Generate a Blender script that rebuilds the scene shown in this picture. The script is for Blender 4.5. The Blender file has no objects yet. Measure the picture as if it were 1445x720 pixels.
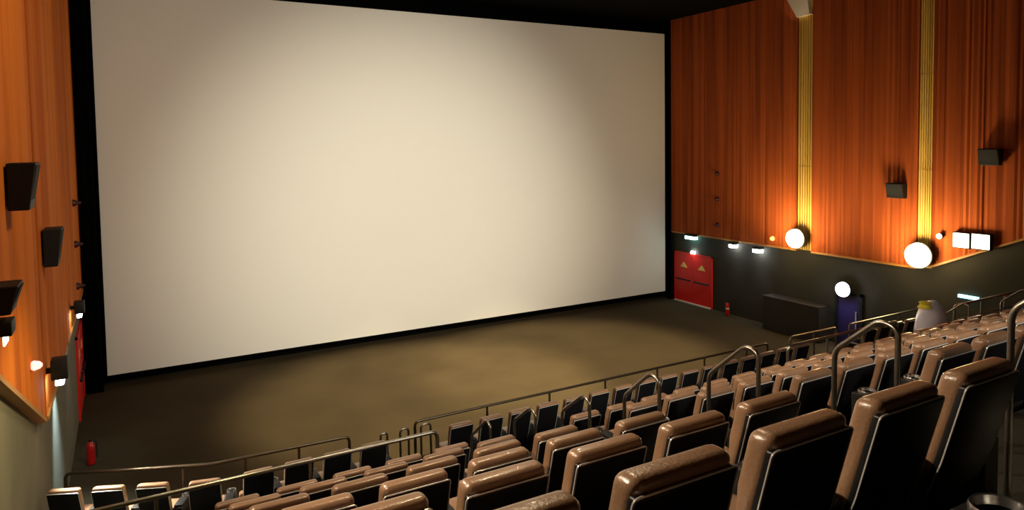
import bpy, bmesh, math, random
from mathutils import Vector, Matrix
random.seed(7)
C = bpy.context.scene.collection
PI = math.pi

# ------------------------------------------------------------------ place dimensions (metres, eye at origin)
WL, WR = -1.19, 22.66            # faces of the orange cladding on both side walls
SY = 25.49                       # screen plane
XL, XR, ZT, ZB = -0.65, 22.44, 5.09, -7.16
ZC = 5.72                        # ceiling
FL = -7.55                       # front floor
YST, ZSO = 13.17, -4.24          # where the cladding's lower edge starts to climb
RISE, RP = 0.556, 1.266
XA, YA, ZA, SP = 1.377, 1.7125, -1.089, 0.643
BH = 1.05                        # height of a seat back
YB = -5.0

def floor_of(k): return ZA - RISE*k - BH
def row_y(k): return YA + RP*k

# ------------------------------------------------------------------ materials
def new_mat(name):
    m = bpy.data.materials.new(name); m.use_nodes = True
    nt = m.node_tree; b = nt.nodes['Principled BSDF']
    return m, nt, b
def plain(name, col, rough=.5, metal=0., spec=.5, bump=0., bscale=40., var=0., vscale=(3,3,3), coat=0.):
    m, nt, b = new_mat(name)
    b.inputs['Base Color'].default_value = (*col, 1)
    b.inputs['Roughness'].default_value = rough
    b.inputs['Metallic'].default_value = metal
    b.inputs['Specular IOR Level'].default_value = spec
    b.inputs['Coat Weight'].default_value = coat
    tc = nt.nodes.new('ShaderNodeTexCoord')
    if var > 0:
        mp = nt.nodes.new('ShaderNodeMapping'); mp.inputs['Scale'].default_value = vscale
        n = nt.nodes.new('ShaderNodeTexNoise'); n.inputs['Scale'].default_value = 1; n.inputs['Detail'].default_value = 5
        nt.links.new(tc.outputs['Object'], mp.inputs[0]); nt.links.new(mp.outputs[0], n.inputs['Vector'])
        r = nt.nodes.new('ShaderNodeValToRGB')
        r.color_ramp.elements[0].position = .3; r.color_ramp.elements[1].position = .7
        r.color_ramp.elements[0].color = (*[c*(1-var) for c in col], 1)
        r.color_ramp.elements[1].color = (*[min(1, c*(1+var)) for c in col], 1)
        nt.links.new(n.outputs['Fac'], r.inputs[0]); nt.links.new(r.outputs[0], b.inputs['Base Color'])
    if bump > 0:
        n = nt.nodes.new('ShaderNodeTexNoise'); n.inputs['Scale'].default_value = bscale; n.inputs['Detail'].default_value = 4
        nt.links.new(tc.outputs['Object'], n.inputs['Vector'])
        bp = nt.nodes.new('ShaderNodeBump'); bp.inputs['Strength'].default_value = bump; bp.inputs['Distance'].default_value = .01
        nt.links.new(n.outputs['Fac'], bp.inputs['Height']); nt.links.new(bp.outputs[0], b.inputs['Normal'])
    return m
def emit(name, col, s):
    m, nt, b = new_mat(name)
    b.inputs['Base Color'].default_value = (*col, 1)
    b.inputs['Emission Color'].default_value = (*col, 1); b.inputs['Emission Strength'].default_value = s
    return m

M = dict(
    leather=plain('leather', (.26, .145, .082), .30, spec=.6, coat=.25, bump=.25, bscale=60, var=.12, vscale=(4, 4, 4)),
    shell=plain('black_shell', (.006, .006, .007), .38, spec=.25),
    trim=plain('silver_trim', (.66, .64, .62), .25, .45),
    black=plain('black_plastic', (.008, .008, .008), .55, spec=.3),
    ring=plain('cup_ring', (.35, .35, .35), .25, .9),
    steel=plain('handrail_steel', (.30, .275, .235), .3, 1.),
    darksteel=plain('dark_handrail', (.10, .075, .05), .32, .9),
    carpet=plain('front_carpet', (.055, .040, .021), .95, spec=.1, bump=.5, bscale=90, var=.16, vscale=(.5, .5, .5)),
    step=plain('step_carpet', (.045, .040, .032), .95, spec=.1, bump=.5, bscale=90, var=.12, vscale=(2, 2, 2)),
    step_lit=plain('step_carpet_lit', (.34, .32, .27), .7),  # half-step carpet with the aisle light painted in as a paler tone
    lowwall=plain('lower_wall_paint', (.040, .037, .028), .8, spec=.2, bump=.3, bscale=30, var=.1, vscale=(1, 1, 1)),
    lowwall_l=plain('lower_wall_lit_left', (.17, .155, .115), .8, spec=.2, bump=.3, bscale=30, var=.1, vscale=(1, 1, 1)),  # same lower wall paint, paler to put the left wall's light into it
    ceil=plain('ceiling_black', (.003, .003, .003), .95, spec=.05),
    velvet=plain('black_masking', (.002, .002, .002), .98, spec=.02),
    red=plain('red_paint', (.75, .018, .012), .4),
    redd=plain('red_metal', (.55, .008, .012), .28, spec=.6, coat=.4),
    edge=plain('cladding_edge', (.42, .19, .03), .5),
    cream=plain('cream_plaster', (.62, .52, .38), .6),
    white=plain('white_label', (.8, .78, .74), .5),
    yellow=plain('yellow_plastic', (.75, .62, .05), .5),
    bag=plain('white_plastic', (.86, .80, .90), .35, bump=.6, bscale=9),
    brown=plain('brown_board', (.018, .011, .006), .6, var=.15, vscale=(2, 2, 2)),
    navy=plain('navy_door', (.018, .012, .075), .4),
    cone=plain('dark_red_fixture', (.05, .006, .006), .5),
    thresh=plain('door_sill', (.72, .66, .55), .4),
    e_warm=emit('lamp_warm', (1, .78, .38), 38),
    e_white=emit('lamp_white', (.86, .95, 1), 30),
    e_cyan=emit('lamp_cyan', (.42, 1, .95), 9),
    e_win=emit('lamp_window', (1, .93, .68), 6),
    e_amber=emit('lamp_amber', (1, .45, .08), 4),
    e_blue=emit('lamp_blue', (.35, .8, 1), 2.2),
    e_pinkred=emit('lamp_red', (1, .35, .3), 2.5),
)
def curtain(name, c1, c2, sy, seed):
    m, nt, b = new_mat(name)
    tc = nt.nodes.new('ShaderNodeTexCoord'); mp = nt.nodes.new('ShaderNodeMapping')
    mp.inputs['Scale'].default_value = (1, sy, .07); mp.inputs['Location'].default_value = (seed, seed, 0)
    n = nt.nodes.new('ShaderNodeTexNoise'); n.inputs['Scale'].default_value = 1; n.inputs['Detail'].default_value = 7; n.inputs['Roughness'].default_value = .62
    r = nt.nodes.new('ShaderNodeValToRGB')
    r.color_ramp.elements[0].position = .34; r.color_ramp.elements[1].position = .56
    r.color_ramp.elements[0].color = (*c1, 1); r.color_ramp.elements[1].color = (*c2, 1)
    nt.links.new(tc.outputs['Object'], mp.inputs[0]); nt.links.new(mp.outputs[0], n.inputs['Vector'])
    nt.links.new(n.outputs['Fac'], r.inputs[0]); nt.links.new(r.outputs[0], b.inputs['Base Color'])
    bp = nt.nodes.new('ShaderNodeBump'); bp.inputs['Strength'].default_value = .5; bp.inputs['Distance'].default_value = .03
    nt.links.new(n.outputs['Fac'], bp.inputs['Height']); nt.links.new(bp.outputs[0], b.inputs['Normal'])
    b.inputs['Roughness'].default_value = .85; b.inputs['Specular IOR Level'].default_value = .15
    return m
M['fabric_r'] = curtain('orange_fabric', (.23, .044, .010), (.43, .095, .020), 3.4, 0)  # darker streaks in both orange fabrics paint in the pleat shade
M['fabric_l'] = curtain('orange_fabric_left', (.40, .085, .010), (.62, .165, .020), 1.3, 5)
M['gold'] = curtain('gold_slats', (.50, .29, .05), (.82, .56, .14), 9., 3)
def screen_mat():
    m, nt, b = new_mat('cinema_screen')
    b.inputs['Base Color'].default_value = (.80, .765, .69, 1); b.inputs['Roughness'].default_value = .62
    b.inputs['Specular IOR Level'].default_value = .3
    return m
M['screen'] = screen_mat()

# ------------------------------------------------------------------ mesh helpers
def add_box(bm, x0, x1, y0, y1, z0, z1):
    vs = [bm.verts.new((x, y, z)) for x in (x0, x1) for y in (y0, y1) for z in (z0, z1)]
    for f in ((0, 1, 3, 2), (4, 6, 7, 5), (0, 4, 5, 1), (2, 3, 7, 6), (0, 2, 6, 4), (1, 5, 7, 3)):
        bm.faces.new([vs[i] for i in f])
    return vs
def bevel_all(bm, w, seg=2, ang=.5):
    bmesh.ops.recalc_face_normals(bm, faces=bm.faces); bm.normal_update()
    es = [e for e in bm.edges if len(e.link_faces) == 2 and e.calc_face_angle(0) > ang]
    bmesh.ops.bevel(bm, geom=es, offset=w, segments=seg, profile=.5, affect='EDGES', clamp_overlap=True)
def add_prism_x(bm, prof, x0, x1):
    a = [bm.verts.new((x0, y, z)) for y, z in prof]; b = [bm.verts.new((x1, y, z)) for y, z in prof]
    n = len(prof)
    bm.faces.new(a); bm.faces.new(b[::-1])
    for i in range(n): bm.faces.new((a[i], b[i], b[(i+1) % n], a[(i+1) % n]))
def add_tube(bm, pts, r, seg=10, cap=True):
    pts = [Vector(p) for p in pts]; rings = []
    up = None
    for i, p in enumerate(pts):
        if i == 0: t = pts[1]-p
        elif i == len(pts)-1: t = p-pts[-2]
        else: t = (pts[i+1]-p).normalized()+(p-pts[i-1]).normalized()
        t.normalize()
        if up is None:
            up = Vector((0, 0, 1)) if abs(t.z) < .9 else Vector((1, 0, 0))
        s = t.cross(up).normalized(); up = s.cross(t).normalized()
        rings.append([bm.verts.new(p+(s*math.cos(a)+up*math.sin(a))*r) for a in [2*PI*j/seg for j in range(seg)]])
    for a, b in zip(rings, rings[1:]):
        for j in range(seg): bm.faces.new((a[j], a[(j+1) % seg], b[(j+1) % seg], b[j]))
    if cap: bm.faces.new(rings[0][::-1]); bm.faces.new(rings[-1])
def rounded(pts, rad, n=5):
    pts = [Vector(p) for p in pts]; out = [pts[0]]
    for i in range(1, len(pts)-1):
        a, p, b = pts[i-1], pts[i], pts[i+1]
        ra = min(rad, (a-p).length*.45, (b-p).length*.45)
        p0 = p+(a-p).normalized()*ra; p1 = p+(b-p).normalized()*ra
        for j in range(n+1):
            t = j/n; out.append(p0*(1-t)**2+p*2*t*(1-t)+p1*t*t)
    out.append(pts[-1]); return out
def add_lathe(bm, prof, c=(0, 0, 0), seg=20, axis='z'):
    rings = []
    for r, h in prof:
        ring = []
        for j in range(seg):
            a = 2*PI*j/seg; u, v = r*math.cos(a), r*math.sin(a)
            q = (u, v, h) if axis == 'z' else ((h, u, v) if axis == 'x' else (u, h, v))
            ring.append(bm.verts.new(Vector(q)+Vector(c)))
        rings.append(ring)
    for a, b in zip(rings, rings[1:]):
        for j in range(seg): bm.faces.new((a[j], a[(j+1) % seg], b[(j+1) % seg], b[j]))
    bm.faces.new(rings[0][::-1]); bm.faces.new(rings[-1])
def obj(name, bm, m, parent=None, smooth=False, loc=None):
    bmesh.ops.recalc_face_normals(bm, faces=bm.faces)
    me = bpy.data.meshes.new(name); bm.to_mesh(me); bm.free()
    me.materials.append(M[m] if isinstance(m, str) else m)
    if smooth:
        for p in me.polygons: p.use_smooth = True
        try: me.set_sharp_from_angle(angle=.75)
        except Exception: pass
    o = bpy.data.objects.new(name, me); C.objects.link(o)
    if parent: o.parent = parent
    if loc: o.location = loc
    return o
def B(): return bmesh.new()
def box_obj(name, b, m, parent=None, bev=0, seg=2):
    bm = B(); add_box(bm, *b)
    if bev: bevel_all(bm, bev, seg)
    return obj(name, bm, m, parent, smooth=bev > 0)
def thing(name, label, cat, loc=(0, 0, 0), group=None, rz=0):
    o = bpy.data.objects.new(name, None); C.objects.link(o); o.location = loc; o.rotation_euler = (0, 0, rz)
    o.empty_display_size = .1
    tag(o, label, cat, group); return o
def tag(o, label, cat, group=None):
    o['label'] = label; o['category'] = cat
    if group: o['group'] = group
    return o
def struct(name, bm, m, smooth=False):
    o = obj(name, bm, m, smooth=smooth); o['kind'] = 'structure'; return o
def dup(root, loc, label=None, group=None, rz=None, name=None):
    r = root.copy(); C.objects.link(r); r.location = loc
    if name: r.name = name
    if rz is not None: r.rotation_euler = (0, 0, rz)
    if label: r['label'] = label
    if group: r['group'] = group
    for ch in list(root.children):
        c = ch.copy(); C.objects.link(c); c.parent = r
        for g in list(ch.children):
            d = g.copy(); C.objects.link(d); d.parent = c
    return r

# ------------------------------------------------------------------ room shell
bm = B(); add_box(bm, WL-.6, WR+.6, 13.1, SY+1.2, FL-.3, FL); struct('floor', bm, 'carpet')
bm = B(); add_box(bm, WL-.6, WR+.6, YB, SY+1.2, ZC, ZC+.3); struct('ceiling', bm, 'ceil')
bm = B(); add_box(bm, WL-.6, WR+.6, SY+.6, SY+1.0, FL, ZC); struct('wall_front', bm, 'velvet')
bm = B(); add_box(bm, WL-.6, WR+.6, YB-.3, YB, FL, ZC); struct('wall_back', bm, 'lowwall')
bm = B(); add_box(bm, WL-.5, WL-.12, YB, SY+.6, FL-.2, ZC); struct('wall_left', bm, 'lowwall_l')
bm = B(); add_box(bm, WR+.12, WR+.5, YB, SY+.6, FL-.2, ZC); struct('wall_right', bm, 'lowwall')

# stepped seating platforms, one wide tread per row
bm = B(); lev = []
for k in range(-4, 6):
    y0 = row_y(k)-.25; y1 = row_y(k)+RP-.25
    if k == -4: y0 = YB
    if k == 5: y1 = 9.45
    lev.append((y0, y1, floor_of(k)))
lev += [(9.45, 10.7, -5.75), (10.7, 13.1, -6.30)]
prof = [(YB, FL-.3)]
for y0, y1, z in lev: prof += [(y0, z), (y1, z)]
prof += [(13.1, FL-.3)]
add_prism_x(bm, prof, WL-.12, WR+.12)
o = struct('floor_tiers', bm, 'step')

# half steps on the stair aisles
def aisle_steps(x0, x1, n0):
    for k in range(-1, 7):
        y = row_y(k)+RP-.25 if k < 5 else (9.45 if k == 5 else 10.7)
        zlo = floor_of(k+1) if k < 5 else (-5.75 if k == 5 else -6.30)
        zhi = floor_of(k) if k <= 5 else -5.75
        b = B()
        add_box(b, x0, x1, y, y+.34, zlo, zlo+(zhi-zlo)/3); add_box(b, x0, x1, y, y+.17, zlo+(zhi-zlo)/3, zlo+(zhi-zlo)*2/3)
        o = obj('trim_%d' % (n0+k+1), b, 'step_lit'); o['kind'] = 'structure'
aisle_steps(4.05, 5.10, 10); aisle_steps(16.42, 17.45, 20)
# steps from the seating platform down to the front floor
for q, (x0, x1) in enumerate(((3.7, 4.8), (15.1, 15.9))):
    b = B()
    for s in range(6): add_box(b, x0, x1, 13.1+s*.27, 13.1+(s+1)*.27, FL, -6.30-(s+1)*.18)
    o = obj('trim_%d' % (30+q), b, 'step'); o['kind'] = 'structure'

# ------------------------------------------------------------------ orange pleated cladding
def zb(y): return ZSO if y >= YST else ZSO+(YST-y)*.45
def cladding(side, y0, y1, label, mat):
    s = 1 if side == 'right' else -1
    xf = WR if s > 0 else WL; xb = xf+s*.12
    root = thing('acoustic_wall_panel', label, 'wall panel', (xb, (y0+y1)/2, ZSO))
    bm = B(); rnd = random.Random(int(y0*10)+s)
    ys = [y0]; y = y0
    while y < y1-.12:
        y += rnd.choice((.05, .07, .09, .11)) if s > 0 else rnd.choice((.07, .12, .2, .3)); ys.append(y)
    ys.append(y1)
    if y0 < YST < y1: ys.append(YST)
    ys.sort(); pr = []
    for j, y in enumerate(ys):
        d = rnd.uniform(0, .035) if j % 2 else rnd.uniform(0, .012)
        if y in (y0, y1): d = 0
        pr.append((bm.verts.new((xf-s*(.0-d), y, zb(y))), bm.verts.new((xf+s*d, y, ZC))))
    bk = [(bm.verts.new((xb, y, zb(y))), bm.verts.new((xb, y, ZC))) for y in ys]
    for i in range(len(ys)-1):
        bm.faces.new((pr[i][0], pr[i+1][0], pr[i+1][1], pr[i][1]))
        bm.faces.new((bk[i][0], bk[i][1], bk[i+1][1], bk[i+1][0]))
        bm.faces.new((pr[i][0], bk[i][0], bk[i+1][0], pr[i+1][0]))
        bm.faces.new((pr[i][1], pr[i+1][1], bk[i+1][1], bk[i][1]))
    bm.faces.new((pr[0][0], pr[0][1], bk[0][1], bk[0][0])); bm.faces.new((pr[-1][0], bk[-1][0], bk[-1][1], pr[-1][1]))
    bmesh.ops.translate(bm, verts=bm.verts, vec=-Vector(root.location))
    obj('pleated_fabric', bm, mat, root)
    bm = B(); pts = [y for y in (y0, YST, y1) if y0 <= y <= y1]
    pts = sorted(set(pts))
    for a, b in zip(pts, pts[1:]):
        vs = []
        for (yy) in (a, b):
            for dx in (-.02, .125):
                for dz in (-.07, .0): vs.append(bm.verts.new((xf+s*dx, yy, zb(yy)+dz)))
        for f in ((0, 1, 3, 2), (4, 6, 7, 5), (0, 4, 5, 1), (2, 3, 7, 6), (0, 2, 6, 4), (1, 5, 7, 3)): bm.faces.new([vs[i] for i in f])
    bmesh.ops.translate(bm, verts=bm.verts, vec=-Vector(root.location))
    obj('bottom_edging', bm, 'edge', root)
SR = [(12.96, 13.43), (17.49, 18.16)]
cladding('right', YB+.01, SR[0][0], 'orange pleated wall cladding on the right wall, nearest section with climbing lower edge', 'fabric_r')
cladding('right', SR[0][1], SR[1][0], 'orange pleated cladding between the two gold strips on the right wall', 'fabric_r')
cladding('right', SR[1][1], SY, 'orange pleated cladding on the right wall between the screen and first gold strip', 'fabric_r')
SL = [(13.02, 13.30), (18.0, 18.3)]
cladding('left', YB+.01, SL[0][0], 'orange cladding on the left wall, nearest section cut by the photo edge', 'fabric_l')
cladding('left', SL[0][1], SL[1][0], 'orange cladding on the left wall between its two narrow gold lines', 'fabric_l')
cladding('left', SL[1][1], SY, 'orange cladding on the left wall beside the dark screen edge', 'fabric_l')
n = 1
for s, xf, ST in ((1, WR, SR), (-1, WL, SL)):
    for y0, y1 in ST:
        root = None
        zj = [ZSO, -1.0, 2.1, ZC] if s > 0 else [ZSO, 2.0, ZC]
        b = B()
        for a, c in zip(zj, zj[1:]):
            m_ = 6
            for i in range(m_):
                u0 = y0+.01+(y1-y0-.02)*i/m_; u1 = y0+.01+(y1-y0-.02)*(i+.72)/m_
                add_box(b, xf+s*.03, xf+s*.07, u0, u1, a+.02, c-.02)
        add_box(b, xf+s*.07, xf+s*.115, y0+.005, y1-.005, ZSO, ZC)
        o = struct('trim_%d' % n, b, 'gold'); n += 1
# flared cream cap above the first gold strip
b = B(); pts = [(18.10, 4.67)]
for i in range(7):
    t = i/6; pts.append((18.10+.62*t**1.6, 4.67+.35*t+.7*t*t))
pts += [(17.60, ZC-.01), (17.60, 5.2), (17.52, 4.72)]
add_prism_x(b, pts, WR-.16, WR+.06)
tag(obj('wall_capital', b, 'cream'), 'flared cream plaster piece at the top of the gold strip near the screen', 'wall ornament')

# ------------------------------------------------------------------ screen and its black masking
root = thing('cinema_screen', 'huge blank off-white cinema screen on the front wall', 'cinema screen', ((XL+XR)/2, SY, ZB))
b = B(); add_box(b, XL-root.location.x, XR-root.location.x, 0, .05, 0, ZT-ZB); obj('screen_surface', b, 'screen', root)
b = B()
for (x0, x1, z0, z1) in ((XL-.07, XL, -.07, ZT-ZB+.07), (XR, XR+.07, -.07, ZT-ZB+.07), (XL, XR, ZT-ZB, ZT-ZB+.07), (XL, XR, -.07, 0)):
    add_box(b, x0-root.location.x, x1-root.location.x, -.03, .09, z0, z1)
obj('screen_frame', b, 'velvet', root)
def drape(x0, x1, y, z0, z1, label):
    b = B(); nn = max(4, int((x1-x0)/.06)); fr = []
    for i in range(nn+1):
        x = x0+(x1-x0)*i/nn; d = .03*math.sin(i*1.9)
        fr.append((b.verts.new((x, y+d, z0)), b.verts.new((x, y+d, z1)), b.verts.new((x, y+.12, z0)), b.verts.new((x, y+.12, z1))))
    for p, q in zip(fr, fr[1:]):
        b.faces.new((p[0], q[0], q[1], p[1])); b.faces.new((p[2], p[3], q[3], q[2])); b.faces.new((p[1], q[1], q[3], p[3])); b.faces.new((p[0], p[2], q[2], q[0]))
    b.faces.new((fr[0][0], fr[0][1], fr[0][3], fr[0][2])); b.faces.new((fr[-1][0], fr[-1][2], fr[-1][3], fr[-1][1]))
    tag(obj('masking_drape', b, 'velvet'), label, 'masking curtain')
drape(WL+.0, XL-.10, SY-.35, FL, ZC, 'black masking drape left of the screen')
drape(XR+.09, WR-.0, SY-.20, FL, ZC, 'black masking drape in the slot right of the screen')

# ------------------------------------------------------------------ doors
def red_door(idx, side):
    s = 1 if side == 'right' else -1
    xw = (WR if s > 0 else WL)+s*.12
    y0, y1, z1 = 22.78, 25.1, FL+2.3
    b = B(); add_box(b, xw-s*.06, xw, y0-.07, y0, FL, z1+.07); add_box(b, xw-s*.06, xw, y1, y1+.07, FL, z1+.07); add_box(b, xw-s*.06, xw, y0-.07, y1+.07, z1, z1+.07)
    fr = obj('door_%d' % idx, b, 'red'); fr['kind'] = 'structure'
    ym = (y0+y1)/2
    for a, c in ((y0, ym-.01), (ym+.01, y1)):
        lf = box_obj('door_leaf', (xw-s*.05, xw-s*.005, a, c, FL+.06, z1-.01), 'red', fr)
        mid = (a+c)/2
        b = B(); add_tube(b, [(xw-s*.10, a+.12, FL+1.08), (xw-s*.10, c-.12, FL+1.08)], .035)
        add_box(b, xw-s*.10, xw-s*.05, a+.14, a+.2, FL+1.05, FL+1.11); add_box(b, xw-s*.10, xw-s*.05, c-.2, c-.14, FL+1.05, FL+1.11)
        obj('push_bar', b, 'black', lf)
        b = B(); add_prism_x(b, [(mid-.24, FL+1.66), (mid+.24, FL+1.66), (mid+.1, FL+1.82), (mid, FL+1.90), (mid-.1, FL+1.82)], xw-s*.062, xw-s*.05)
        obj('door_plate', b, plain('door_plate_gold', (.75, .5, .12), .4), lf)
    if s > 0: box_obj('door_sill', (xw-s*.14, xw, y0, y1, FL, FL+.05), 'thresh', fr)
red_door(1, 'right'); red_door(2, 'left')
b = B(); xw = WR+.12
add_box(b, xw-.08, xw, 15.38, 15.48, FL+.62, -5.55); add_box(b, xw-.08, xw, 16.36, 16.46, FL+.62, -5.55); add_box(b, xw-.08, xw, 15.38, 16.46, -5.65, -5.55)
d3 = obj('door_3', b, 'black'); d3['kind'] = 'structure'
box_obj('door_leaf', (xw-.05, xw, 15.48, 16.36, FL, -5.65), 'navy', d3)
b = B(); add_tube(b, [(xw-.10, 15.60, -6.9), (xw-.10, 15.60, -6.2)], .02); obj('door_handle', b, 'trim', d3)
# low board partition beside that door
b = B(); add_box(b, 22.1, WR+.1, 16.7, 19.3, FL, -6.22); bevel_all(b, .02)
p = thing('partition_wall', 'low brown board partition standing against the right wall near the dark doorway', 'partition', (22.4, 18, FL))
bmesh.ops.translate(b, verts=b.verts, vec=-Vector(p.location)); obj('board', b, 'brown', p)
box_obj('cap_rail', (-.32, .34, -1.32, 1.32, 1.33, 1.36), 'brown', p, .01)

# ------------------------------------------------------------------ fire extinguishers
def extinguisher(x, y, z, label, s):
    t = thing('fire_extinguisher', label, 'fire extinguisher', (x, y, z))
    b = B(); add_lathe(b, [(.06, 0), (.085, .02), (.088, .05), (.088, .44), (.075, .50), (.04, .545), (.025, .56)], seg=20); obj('cylinder', b, 'redd', t, True)
    b = B(); add_lathe(b, [(.022, .56), (.03, .565), (.03, .60), (.018, .61)], seg=14); add_box(b, -.012, .012, -.09, .03, .60, .615); add_box(b, -.012, .012, -.08, .03, .63, .645)
    obj('valve_handle', b, 'black', t)
    b = B(); add_tube(b, rounded([(s*-.02, 0, .585), (s*-.13, 0, .56), (s*-.13, 0, .15)], .08), .012, 8); obj('hose', b, 'black', t, True)
    b = B(); add_lathe(b, [(.0895, .28), (.0895, .35)], seg=20); obj('label_band', b, 'redd' if s < 0 else 'white', t, True)
    return t
extinguisher(22.50, 21.58, FL, 'red fire extinguisher on the floor by the right wall near the red doors', 1)
t = extinguisher(-.92, 19.45, FL, 'red fire extinguisher on the floor at the left wall under the screen corner', -1)
# ------------------------------------------------------------------ wall speakers
def speaker(side, y, z, w, h, d, label, tilt=.25):
    s = 1 if side == 'right' else -1
    xf = WR if s > 0 else WL
    t = thing('wall_speaker', label, 'speaker', (xf, y, z), 'surround speakers on the orange walls')
    b = B()
    # wedge cabinet: deep at the top, shallow at the foot
    prof = [(-s*.02, h/2), (-s*(d), h/2), (-s*(d*.74), -h/2), (-s*.02, -h/2)]
    a = [b.verts.new((px_, -w/2, pz)) for px_, pz in prof]; c = [b.verts.new((px_, w/2, pz)) for px_, pz in prof]
    b.faces.new(a); b.faces.new(c[::-1])
    for i in range(4): b.faces.new((a[i], c[i], c[(i+1) % 4], a[(i+1) % 4]))
    bmesh.ops.recalc_face_normals(b, faces=b.faces); bevel_all(b, .015)
    obj('cabinet', b, 'black', t)
    b = B(); 
    q = [(-s*(d+.008), h/2-.03), (-s*(d+.0), h/2-.03), (-s*(d*.72+.0), -h/2+.03), (-s*(d*.72+.008), -h/2+.03)]
    a = [b.verts.new((px_, -w/2+.03, pz)) for px_, pz in q]; c = [b.verts.new((px_, w/2-.03, pz)) for px_, pz in q]
    b.faces.new(a); b.faces.new(c[::-1])
    for i in range(4): b.faces.new((a[i], c[i], c[(i+1) % 4], a[(i+1) % 4]))
    obj('grille', b, plain('speaker_grille', (.008, .008, .009), .8, bump=.8, bscale=120), t)
    b = B(); add_box(b, *sorted((-s*.03, 0)), -.1, .1, -.12, .12)
    obj('wall_bracket', b, 'black', t)
    return t
speaker('right', 11.15, -.585, .58, .50, .3, 'black speaker high on the right orange wall near the photo edge')
speaker('right', 14.05, -1.74, .60, .50, .3, 'black speaker on the right orange wall just left of the brightest lamp')
speaker('left', 10.25, -.42, .50, .56, .31, 'largest black speaker on the left orange wall, at the upper left')
speaker('left', 13.97, -1.60, .50, .62, .29, 'black speaker on the left wall below and right of the largest one')
speaker('left', 8.5, -1.45, .42, .28, .27, 'short black box speaker cut by the left photo edge')
# tiny dark cone fixtures in a column near the screen
zz = [(-1.42, 'topmost'), (-2.54, 'middle'), (-3.68, 'lowest')]
for s, nm in ((1, 'right'), (-1, 'left')):
    for z, w in zz:
        xf = WR if s > 0 else WL
        b = B(); add_lathe(b, [(.10, 0), (.10, -s*.03), (.06, -s*.10), (.02, -s*.20)], (xf, 22.3, z), 14, 'x')
        tag(obj('cone_fixture', b, 'cone', smooth=True), '%s of three tiny dark cone fixtures on the %s orange wall near the screen' % (w, nm), 'wall fixture', 'small cone fixtures')

# ------------------------------------------------------------------ lamps
def spot(name, loc, aim, watts, col, size, blend=.6, rad=.1):
    l = bpy.data.lights.new(name, 'SPOT'); l.energy = watts; l.color = col; l.spot_size = math.radians(size); l.spot_blend = blend; l.shadow_soft_size = rad
    o = bpy.data.objects.new(name, l); C.objects.link(o); o.location = loc
    o.rotation_euler = (Vector(aim)-Vector(loc)).to_track_quat('-Z', 'Y').to_euler(); return o
def point(name, loc, watts, col, rad=.1):
    l = bpy.data.lights.new(name, 'POINT'); l.energy = watts; l.color = col; l.shadow_soft_size = rad
    o = bpy.data.objects.new(name, l); C.objects.link(o); o.location = loc; return o
def area(name, loc, aim, watts, col, sx, sy):
    l = bpy.data.lights.new(name, 'AREA'); l.energy = watts; l.color = col; l.shape = 'RECTANGLE'; l.size = sx; l.size_y = sy
    o = bpy.data.objects.new(name, l); C.objects.link(o); o.location = loc
    o.rotation_euler = (Vector(aim)-Vector(loc)).to_track_quat('-Z', 'Y').to_euler(); return o
WARM = (1, .74, .38)
def floodlamp(x, y, z, r, m, label, s):
    """wall lamp: arm, round housing, glowing glass lens facing into the room"""
    t = thing('wall_floodlight', label, 'lamp', (x, y, z))
    b = B(); add_lathe(b, [(r*.5, s*.16), (r*1.05, s*.10), (r*1.1, 0)], seg=24, axis='x'); obj('housing', b, 'black', t, True)
    b = B(); add_lathe(b, [(r, -.0), (r*.96, -s*r*.35), (r*.7, -s*r*.7), (r*.3, -s*r*.88)], seg=24, axis='x'); obj('glass_lens', b, m, t, True)
    b = B(); add_tube(b, [(s*.1, 0, 0), (s*.30, 0, 0), (s*.30, 0, -.05)], .03, 8); obj('bracket', b, 'black', t)
    return t
floodlamp(WR-.30, 17.95, -3.78, .36, 'e_warm', 'brilliant warm floodlight at the foot of the gold strip nearer the screen', 1)
floodlamp(WR-.30, 13.17, -3.80, .40, 'e_warm', 'brightest warm floodlight where the orange wall edge turns upward', 1)
floodlamp(WR-.20, 15.96, -5.42, .26, 'e_white', 'round cold white floodlight above the dark navy doorway', 1)
def downlight(side, y, z, m, w, label):
    s = 1 if side == 'right' else -1
    xf = WR if s > 0 else WL
    t = thing('wall_downlight', label, 'lamp', (xf, y, z))
    box_obj('housing', (*sorted((-s*.22, s*.04)), -w, w, .02, .12), 'black', t, .01)
    box_obj('lamp_glass', (*sorted((-s*.21, s*.02)), -w*.9, w*.9, -.12, .02), m, t, .01)
    return t
downlight('right', 23.85, -4.36, 'e_cyan', .34, 'cyan glowing light above the red doors on the right wall')
downlight('right', 21.30, -4.44, 'e_white', .17, 'small white wall light, left one of the pair under the orange edge')
downlight('right', 19.97, -4.48, 'e_white', .20, 'small bluish white wall light, right one of the pair under the orange edge')
b = B(); add_lathe(b, [(.05, .02), (.09, 0), (.07, -.08), (.03, -.11)], (WR-.02, 19.28, -3.95), 14, 'x')
tag(obj('amber_lamp', b, 'e_amber', smooth=True), 'tiny amber indicator lamp left of the nearer-screen floodlight', 'lamp')
b = B(); add_box(b, WR-.02, WR+.06, 23.75, 23.98, FL+2.38, FL+2.5); bevel_all(b, .01)
tag(obj('door_indicator', b, 'e_white'), 'little white indicator light right above the red doors', 'lamp')
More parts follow.
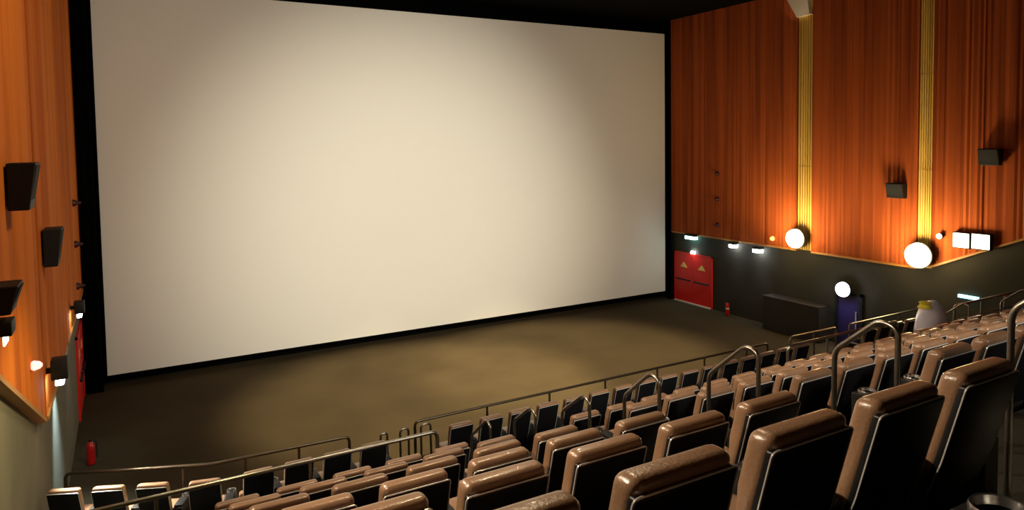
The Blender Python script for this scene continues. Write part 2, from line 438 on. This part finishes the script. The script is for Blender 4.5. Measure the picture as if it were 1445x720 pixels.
# pair of lit square floodlights plus small one at the right
for y, z, w, lab in ((11.93, -3.18, .23, 'left one of two square glowing panels on the right orange wall'), (11.36, -3.16, .25, 'right one of two square glowing panels on the right orange wall')):
    t = thing('square_floodlight', lab, 'lamp', (WR, y, z))
    box_obj('housing', (-.16, -.02, -w-.03, w+.03, -.25, .25), 'black', t, .01)
    box_obj('lamp_glass', (-.185, -.15, -w, w, -.22, .22), 'e_win', t, .01)
t = floodlamp(WR-.12, 12.62, -3.13, .085, 'e_win', 'small round pale lamp left of the two square glowing panels', 1)
# left wall: black floodlight boxes with lit glass underneath
def boxlight(y, x0, x1, z0, z1, label, gl):
    t = thing('box_floodlight', label, 'lamp', (WL, y, z0))
    dx0, dx1 = x0-WL, x1-WL
    box_obj('housing', (dx0, dx1, -.15, .15, 0, z1-z0), 'black', t, .01)
    box_obj('lamp_glass', (dx0+.05, dx1-.06, -.12, .12, -.10, -.001), gl, t, .02)
    box_obj('bracket', (-.0, dx0+.0, -.04, .04, .10, .18), 'black', t)
    return t
boxlight(13.5, -1.12, -.89, -3.70, -3.38, 'black box floodlight at the lower tip of the left orange wall', 'e_white')
boxlight(19.5, -1.11, -.90, -3.86, -3.58, 'black box floodlight farther along the left wall toward the screen', 'e_white')
boxlight(8.45, -1.12, -.99, -1.80, -1.66, 'small black lamp under the speaker at the left photo edge', 'e_win')
b = B(); add_lathe(b, [(.05, 0), (.07, .03), (.05, .10), (.02, .13)], (WL+.0, 11.6, -2.96), 14, 'x')
tag(obj('red_indicator', b, 'e_pinkred', smooth=True), 'small reddish indicator light on the left orange wall', 'lamp')
b = B(); add_box(b, WR+.02, WR+.12, 11.5, 12.1, -5.02, -4.92); bevel_all(b, .01)
tag(obj('step_light', b, 'e_blue'), 'slim pale blue light low on the right wall above the seat rows', 'lamp')

# ------------------------------------------------------------------ seat
def make_seat():
    t = thing('cinema_armchair', 'x', 'cinema seat', (0, 0, 0), 'g')
    hw = .232
    # leather back: a thick rounded slab, fuller at the head, leaning back
    def lean(bm, z0=1.05):
        for v in bm.verts:
            h = z0-v.co.z; v.co.y += h*.27+max(0, h-.45)*.10
    bm = B(); add_box(bm, -hw, hw, 0, .128, .30, 1.05); bevel_all(bm, .046, 5)
    bmesh.ops.bisect_plane(bm, geom=bm.verts[:]+bm.edges[:]+bm.faces[:], plane_co=(0, 0, .80), plane_no=(0, 0, 1))
    bmesh.ops.bisect_plane(bm, geom=bm.verts[:]+bm.edges[:]+bm.faces[:], plane_co=(0, 0, .68), plane_no=(0, 0, 1))
    bmesh.ops.bisect_plane(bm, geom=bm.verts[:]+bm.edges[:]+bm.faces[:], plane_co=(0, 0, .52), plane_no=(0, 0, 1))
    for v in bm.verts:
        if v.co.z < .72 and v.co.y > .06: v.co.y -= .022
    lean(bm)
    obj('backrest', bm, 'leather', t, True)
    bm = B(); add_box(bm, -hw+.003, hw-.003, -.022, .03, .24, .998); bevel_all(bm, .014, 3)
    bmesh.ops.bisect_plane(bm, geom=bm.verts[:]+bm.edges[:]+bm.faces[:], plane_co=(0, 0, .60), plane_no=(0, 0, 1))
    lean(bm)
    sh = obj('back_shell', bm, 'shell', t, True)
    bm = B(); w_ = hw+.001
    def Ly(z): return (1.05-z)*.27+max(0, .6-z)*.10-.012
    path = [(-w_, Ly(.28), .28), (-w_, Ly(.60), .60), (-w_, Ly(.998), .998), (w_, Ly(.998), .998), (w_, Ly(.60), .60), (w_, Ly(.28), .28)]
    add_tube(bm, rounded(path, .025, 4), .0058, 6)
    obj('silver_piping', bm, 'trim', sh, True)
    bm = B(); add_box(bm, -hw, hw, .24, .74, .34, .47); bevel_all(bm, .045, 3)
    obj('seat_cushion', bm, 'leather', t, True)
    bm = B(); add_box(bm, -hw+.01, hw-.01, .70, .76, .12, .42); bevel_all(bm, .02, 2)
    obj('footrest', bm, 'leather', t, True)
    bm = B(); add_box(bm, -hw+.02, hw-.02, .22, .69, .0, .34); bevel_all(bm, .01, 1)
    obj('base', bm, 'black', t, True)
    a = obj_console(t, hw+.015, hw+.165)
    return t
def obj_console(t, x0, x1):
    bm = B(); add_box(bm, x0, x1, .16, .66, .0, .58); bevel_all(bm, .012, 1)
    a = obj('armrest', bm, 'black', t, True)
    bm = B(); add_box(bm, x0+.008, x1-.008, .18, .46, .58, .615); bevel_all(bm, .014, 2)
    obj('armrest_pad', bm, 'black', a, True)
    bm = B(); cx = (x0+x1)/2; r = .070
    add_lathe(bm, [(r-.012, .585), (r-.006, .608), (r, .610), (r+.004, .600), (r+.002, .58), (r-.014, .575)], (cx, .56, 0), 28)
    for f in [f for f in bm.faces if len(f.verts) > 8]: bm.faces.remove(f)
    # inner cup wall and bottom
    ring0 = [bm.verts.new((cx+(r-.012)*math.cos(2*PI*j/28), .56+(r-.012)*math.sin(2*PI*j/28), .585)) for j in range(28)]
    obj('cup_holder_ring', bm, 'ring', a, True)
    return a
seat0 = make_seat()
TREE = [(c, list(c.children)) for c in list(seat0.children)]
ARM = [p for p in TREE if p[0].name.startswith('armrest')][0]
hwc = .232
ORD = ['first', 'second', 'third', 'fourth', 'fifth', 'sixth', 'seventh', 'eighth', 'ninth', 'tenth', 'eleventh', 'twelfth', 'thirteenth', 'fourteenth', 'fifteenth', 'sixteenth', 'seventeenth', 'eighteenth']
ROWN = {-1: 'row at the camera', 0: 'nearest row', 1: 'second row', 2: 'third row', 3: 'fourth row', 4: 'fifth row', 5: 'sixth row'}
used = [False]
# camera model, used only to leave out seats the photo shows nothing of
RM = ((.86685782, -.49835964, -.01397084), (-.03862544, -.03919477, -.99848477), (.49705693, .86608397, -.05322565))
def seen(x, y, z):
    c = [sum(a*b for a, b in zip(r, (x, y, z))) for r in RM]
    if c[2] < .2: return None
    return 738+985*c[0]/c[2], 256+985*c[1]/c[2]
def place(x, y, z, label, group, rz=0, first_left=False):
    if not used[0]:
        used[0] = True; r = seat0; r.location = (x, y, z); r.rotation_euler = (0, 0, rz); r['label'] = label; r['group'] = group
    else:
        r = seat0.copy(); C.objects.link(r); r.location = (x, y, z); r.rotation_euler = (0, 0, rz); r['label'] = label; r['group'] = group
        for ch, gs in TREE:
            c = ch.copy(); C.objects.link(c); c.parent = r
            for g in gs:
                d = g.copy(); C.objects.link(d); d.parent = c
    if first_left:
        c = ARM[0].copy(); C.objects.link(c); c.parent = r; c.location = (-(2*hwc+.18), 0, 0)
        for g in ARM[1]:
            d = g.copy(); C.objects.link(d); d.parent = c
    return r
def block(k, xs, what, fromleft, group, lead):
    y, z = row_y(k)-(.07 if k < 0 else 0), floor_of(k); n = len(xs)
    for i, x in enumerate(xs):
        c = x+.232
        q = seen(c, y+.3, z+.8); q2 = seen(x, y, z+1.05)
        if q is None or q2 is None: 
            if k != -1: continue
        elif q2[0] > 1580 and k != -1: continue
        elif q[1] > 900 and k != -1: continue
        idx = i if fromleft else n-1-i
        place(c, y, z, '%s, %s, %s %s' % (lead, ROWN[k], ORD[idx], what), group, 0, i == 0)
left_cols = [XA+SP*i for i in range(-1, 4)]
mid_cols = [5.4+SP*i for i in range(17)]
right_cols = [17.75+SP*i for i in range(5)]
for k in range(-1, 6):
    cols = left_cols if k >= 0 else [left_cols[1]+.045]
    block(k, cols, 'left from the near stair handrails', False, 'brown leather seats left of the stair aisle', 'brown leather armchair')
for k in range(0, 6):
    block(k, mid_cols, 'right from the near stair handrails', True, 'brown leather seats in the wide middle block', 'brown leather armchair')
    block(k, right_cols, 'right of the far aisle', True, 'brown leather seats beyond the far aisle', 'brown leather armchair')
# front row behind the long barrier: left seats swing toward the screen
YF, ZF = 11.78, -6.30
xs = [-1.19+.115+.643*i for i in range(8)]
def bend(x):
    return 0 if x > 1.1 else (1.1-x)*.435
fl = []
for i, (x, rz) in enumerate([(-1.0, -.41), (-.40, -.41), (.20, -.41), (.93, -.24)]+[(1.74+.643*j, 0) for j in range(4)]):
    place(x, YF+bend(x), ZF, 'front row brown leather armchair on the lower platform, %s from the left wall' % ORD[i], 'front row seats at the left', rz)
for i in range(16):
    x = 5.37+.643*i
    place(x, YF, ZF, 'front row brown leather armchair behind the long barrier rail, %s right of its gap' % ORD[i], 'front row seats of the middle block', 0)
for i in range(4):
    x = 17.85+.643*i
    place(x, YF, ZF, 'front row brown leather armchair at far right, %s beyond the far aisle' % ORD[i], 'front row seats at the far right', 0, i == 0)

# ------------------------------------------------------------------ barrier rails
def barrier(pts, posts, zfoot, r, label, m, ends=(True, True), lower=None):
    c = Vector(pts[0]); t = thing('barrier_rail', label, 'handrail', (c.x, c.y, zfoot))
    o = Vector(t.location); path = [Vector(p) for p in pts]
    full = list(path)
    if ends[0]: full = [Vector((path[0].x, path[0].y, zfoot))]+full
    if ends[1]: full = full+[Vector((path[-1].x, path[-1].y, zfoot))]
    b = B(); add_tube(b, rounded([p-o for p in full], .10), r, 10); obj('top_rail', b, m, t, True)
    for p in posts:
        b = B(); add_tube(b, [Vector((p[0], p[1], zfoot))-o, Vector((p[0], p[1], p[2]))-o], r*.85, 8)
        add_lathe(b, [(r*2.2, 0), (r*2.2, .012)], Vector((p[0], p[1], zfoot))-o, 12); obj('post', b, m, t, True)
    if lower:
        for dz in lower:
            b = B(); add_tube(b, [p-o-Vector((0, 0, dz)) for p in path], r*.6, 8); obj('lower_rail', b, m, t, True)
    return t
RZ = -5.5
barrier([(-1.04, 13.98, RZ), (1.17, 13.05, RZ), (3.54, 12.93, RZ)], [(.72, 13.25, RZ), (1.70, 13.02, RZ), (2.62, 12.98, RZ)], -6.30, .028, 'bent barrier rail in front of the left front row', 'darksteel')
barrier([(4.86, 12.93, RZ), (15.0, 12.93, RZ)], [(x, 12.93, RZ) for x in (6.47, 8.02, 9.55, 11.12, 12.68, 14.2)], -6.30, .028, 'long straight barrier rail along the middle front row', 'darksteel')
barrier([(15.99, 13.0, RZ), (17.98, 13.0, RZ)], [(17.0, 13.0, RZ)], -6.30, .03, 'short pale barrier rail below the dark doorway', 'steel')
barrier([(18.6, 13.0, RZ), (22.4, 13.0, RZ)], [(19.8, 13.0, RZ), (21.1, 13.0, RZ)], -6.30, .03, 'barrier rail at the far right end of the front platform', 'steel')
Z2 = -4.13
barrier([(-1.05, 9.22, Z2), (3.80, 9.22, Z2)], [(.2, 9.22, Z2), (2.0, 9.22, Z2)], floor_of(5), .028, 'nearer barrier rail crossing the picture at lower left', 'steel', (True, True))
barrier([(11.3, 9.24, Z2+.05), (14.9, 9.24, Z2+.05)], [(12.5, 9.24, Z2+.05), (13.7, 9.24, Z2+.05)], floor_of(5), .03, 'barrier rail in front of the sixth row, right of the middle', 'steel', (True, True), (.35,))
barrier([(17.2, 9.24, Z2+.1), (20.6, 9.24, Z2+.1)], [(18.4, 9.24, Z2+.1), (19.5, 9.24, Z2+.1)], floor_of(5), .03, 'barrier rail beyond the far aisle at the right photo edge', 'steel', (True, True), (.35,))

# ------------------------------------------------------------------ stair handrails (one sloping hoop per row)
def floor_at(y):
    for y0, y1, z in lev:
        if y0 <= y < y1: return z
    return FL
def hoop(x, yf, zf, yn, zn, label, group, r=.019):
    t = thing('stair_handrail', label, 'handrail', (x, yf, floor_at(yf)), group); o = Vector(t.location)
    yp = yn-.13
    pts = [(x, yf, floor_at(yf)), (x, yf, zf), (x, yn, zn), (x, yp, zn-.03), (x, yp, floor_at(yp))]
    b = B(); add_tube(b, rounded([Vector(p)-o for p in pts], .07, 5), r, 12); obj('rail', b, 'steel', t, True)
    for yy in (yf, yp):
        b = B(); add_lathe(b, [(r*2.2, 0), (r*2.2, .012)], Vector((x, yy, floor_at(yy)))-o, 16); obj('foot_plate', b, 'steel', t, True)
HN = ['nearest whole', 'second nearest', 'third nearest', 'fourth nearest', 'fifth nearest', 'farthest']
for i, (yf, zf, yn, zn) in enumerate([(3.18, -1.51, 2.84, -1.22), (4.42, -2.04, 4.0, -1.68), (5.61, -2.60, 5.2, -2.25), (6.79, -3.15, 6.36, -2.83), (7.96, -3.66, 7.54, -3.36), (9.30, -4.36, 8.80, -3.95)]):
    hoop(4.385, yf, zf, yn, zn, '%s sloping steel stair handrail on the near aisle' % HN[i], 'stair handrails of the near aisle')
hoop(4.385, 2.04, -.99, 1.66, -.68, 'stair handrail post at the right photo edge beside the nearest seats', 'stair handrails of the near aisle')
for i in range(5):
    hoop(16.9, 4.42+1.22*i, -2.04-.54*i, 4.0+1.22*i, -1.70-.54*i, '%s handrail hoop of the far aisle, counted from the camera' % ORD[i], 'stair handrails of the far aisle')
# three upright hoops at the steps down to the front floor
for (x, y, w, nm) in ((4.15, 12.72, .13, 'left'), (4.56, 12.72, .17, 'middle'), (4.90, 12.45, .20, 'right')):
    t = thing('step_handrail', '%s of three upright steel hoops at the gap in the front barrier' % nm, 'handrail', (x, y, -6.30), 'upright hoops at the front gap')
    z = .80+(.12 if nm == 'right' else 0)
    b = B(); add_tube(b, rounded([(-w/2, 0, 0), (-w/2, .0, z), (w/2, 0, z), (w/2, 0, 0)], .08, 5), .022, 10); obj('rail', b, 'steel', t, True)

# ------------------------------------------------------------------ white bag left on a seat far right
b = B(); bmesh.ops.create_uvsphere(b, u_segments=28, v_segments=18, radius=1)
for v in b.verts:
    n_ = .05*math.sin(5*v.co.x+2)+.04*math.sin(7*v.co.y+v.co.z*4)
    v.co *= (1+n_); v.co.x *= .58; v.co.y *= .24
    v.co.z = v.co.z*.60+.60 if v.co.z > -.8 else .05+.03*v.co.z
t = thing('white_sack', 'bulging white sack with yellow top standing beyond the far right seat rows', 'sack', (15.95, 9.08, floor_of(5)))
obj('sack_body', b, 'bag', t, True)
b = B(); add_lathe(b, [(.16, 1.08), (.10, 1.15), (.13, 1.20), (.03, 1.23)], (-.26, 0, 0), 14); obj('yellow_tie', b, 'yellow', t, True)

# ------------------------------------------------------------------ lighting
spot('screen_wash', (9.0, -3.6, 2.2), (8.6, SY, -1.6), 6700, (1, .94, .81), 70, 1.0, .3)  # added spot behind the seats, an unseen source that brightens the screen
spot('screen_hotspot', (9.0, -3.6, 2.4), (9.6, SY, -3.2), 22500, (1, .94, .76), 40, 1.0, .3)  # second added spot, makes the brighter middle of the screen
spot('floor_downlight', (8.6, 19.0, ZC-.1), (7.9, 19.6, FL), 13500, (1, .80, .46), 52, .5, .3)
spot('floor_downlight', (13.2, 19.0, ZC-.1), (13.4, 19.8, FL), 13000, (1, .80, .46), 52, .55, .3)
for i, (x, y, ax, ay, az, e, sz) in enumerate(((-.85, 4.4, 3.4, 2.6, -1.8, 640, 95), (-.85, 8.6, 4.0, 5.2, -3.2, 1300, 85), (-.6, 12.6, 11.0, 6.0, -3.0, 2600, 46), (1.0, 14.5, 3.0, 12.0, -5.3, 700, 60), (9.0, 15.0, 9.5, 6.0, -4, 450, 80))):  # unseen spots that light the seats; the last is an added weak fill
    spot('seat_light', (x, y, (1.0, 1.6, 2.6, ZC-.4, ZC-.4)[i]), (ax, ay, az), e, (1, .84, .60), sz, .7, .10)
for y, e in ((17.95, 520), (13.17, 620)):
    spot('flood_up', (WR-1.5, y, -4.1), (WR+.1, y, -.6), e, WARM, 165, .9, .45)
    point('flood_glow', (WR-1.2, y, -3.8), e*.10, WARM, .3)
    spot('strip_light', (WR-.55, y+.2, -3.3), (WR+.05, y+.2, 1.2), 260, (1, .80, .42), 16, .9, .1)
spot('cap_fill', (WR-1.6, 17.2, 4.0), (WR, 18.2, 5.3), 30, (1, .9, .7), 40, .6, .05)  # small added spot to brighten the cream cap, no fixture behind it
spot('door_wash', (WR-.35, 23.85, -4.4), (WR+.05, 23.9, -7), 45, (.55, .95, 1), 70, .8, .05)
spot('pair_wash', (WR-.3, 21.3, -4.6), (WR+.1, 21.3, -7), 14, (.8, .92, 1), 60, .8, .05)
spot('pair_wash', (WR-.3, 19.97, -4.64), (WR+.1, 19.97, -7), 22, (.7, .85, 1), 60, .8, .05)
spot('door_flood', (WR-.45, 15.96, -5.5), (WR+.05, 15.96, -7.4), 40, (.75, .8, 1), 90, .8, .05)
spot('left_box_wash', (-.78, 15.9, -3.9), (-1.35, 16.2, -7.4), 900, (.60, .86, 1), 62, .9, .05)
spot('left_box_wash', (-.95, 19.5, -4.0), (-1.30, 19.6, -8), 60, (.8, .9, 1), 60, .8, .05)
spot('left_box_down', (-.9, 13.3, -3.95), (.1, 12.2, -5.6), 1500, (1, .97, .85), 80, .6, .06)
area('left_wall_wash', (5.0, 8.5, ZC-.3), (WL, 12.5, -1.5), 420, (1, .80, .5), 3.0, .4)
spot('left_low_wash', (1.5, 8.6, -1.2), (WL-.1, 10.5, -4.6), 520, (1, .84, .42), 80, .8, .1)
w = bpy.data.worlds.new('world'); w.use_nodes = True; bpy.context.scene.world = w
w.node_tree.nodes['Background'].inputs[0].default_value = (.02, .018, .015, 1); w.node_tree.nodes['Background'].inputs[1].default_value = .1

# ------------------------------------------------------------------ camera
cam = bpy.data.cameras.new('camera'); co = bpy.data.objects.new('camera', cam); C.objects.link(co)
cam.sensor_width = 36; cam.sensor_fit = 'HORIZONTAL'; cam.lens = 985.35/1445*36
cam.shift_x = (722.5-738.03)/1445; cam.shift_y = (255.77-360)/1445
cam.clip_start = .02; cam.clip_end = 200
r, d, f = (Vector(v) for v in RM)
co.matrix_world = Matrix(((r.x, -d.x, -f.x, 0), (r.y, -d.y, -f.y, 0), (r.z, -d.z, -f.z, 0), (0, 0, 0, 1)))
sc = bpy.context.scene; sc.camera = co
sc.view_settings.view_transform = 'Standard'; sc.view_settings.look = 'None'; sc.view_settings.gamma = 1; sc.view_settings.exposure = 0
sc.view_settings.use_curve_mapping = False
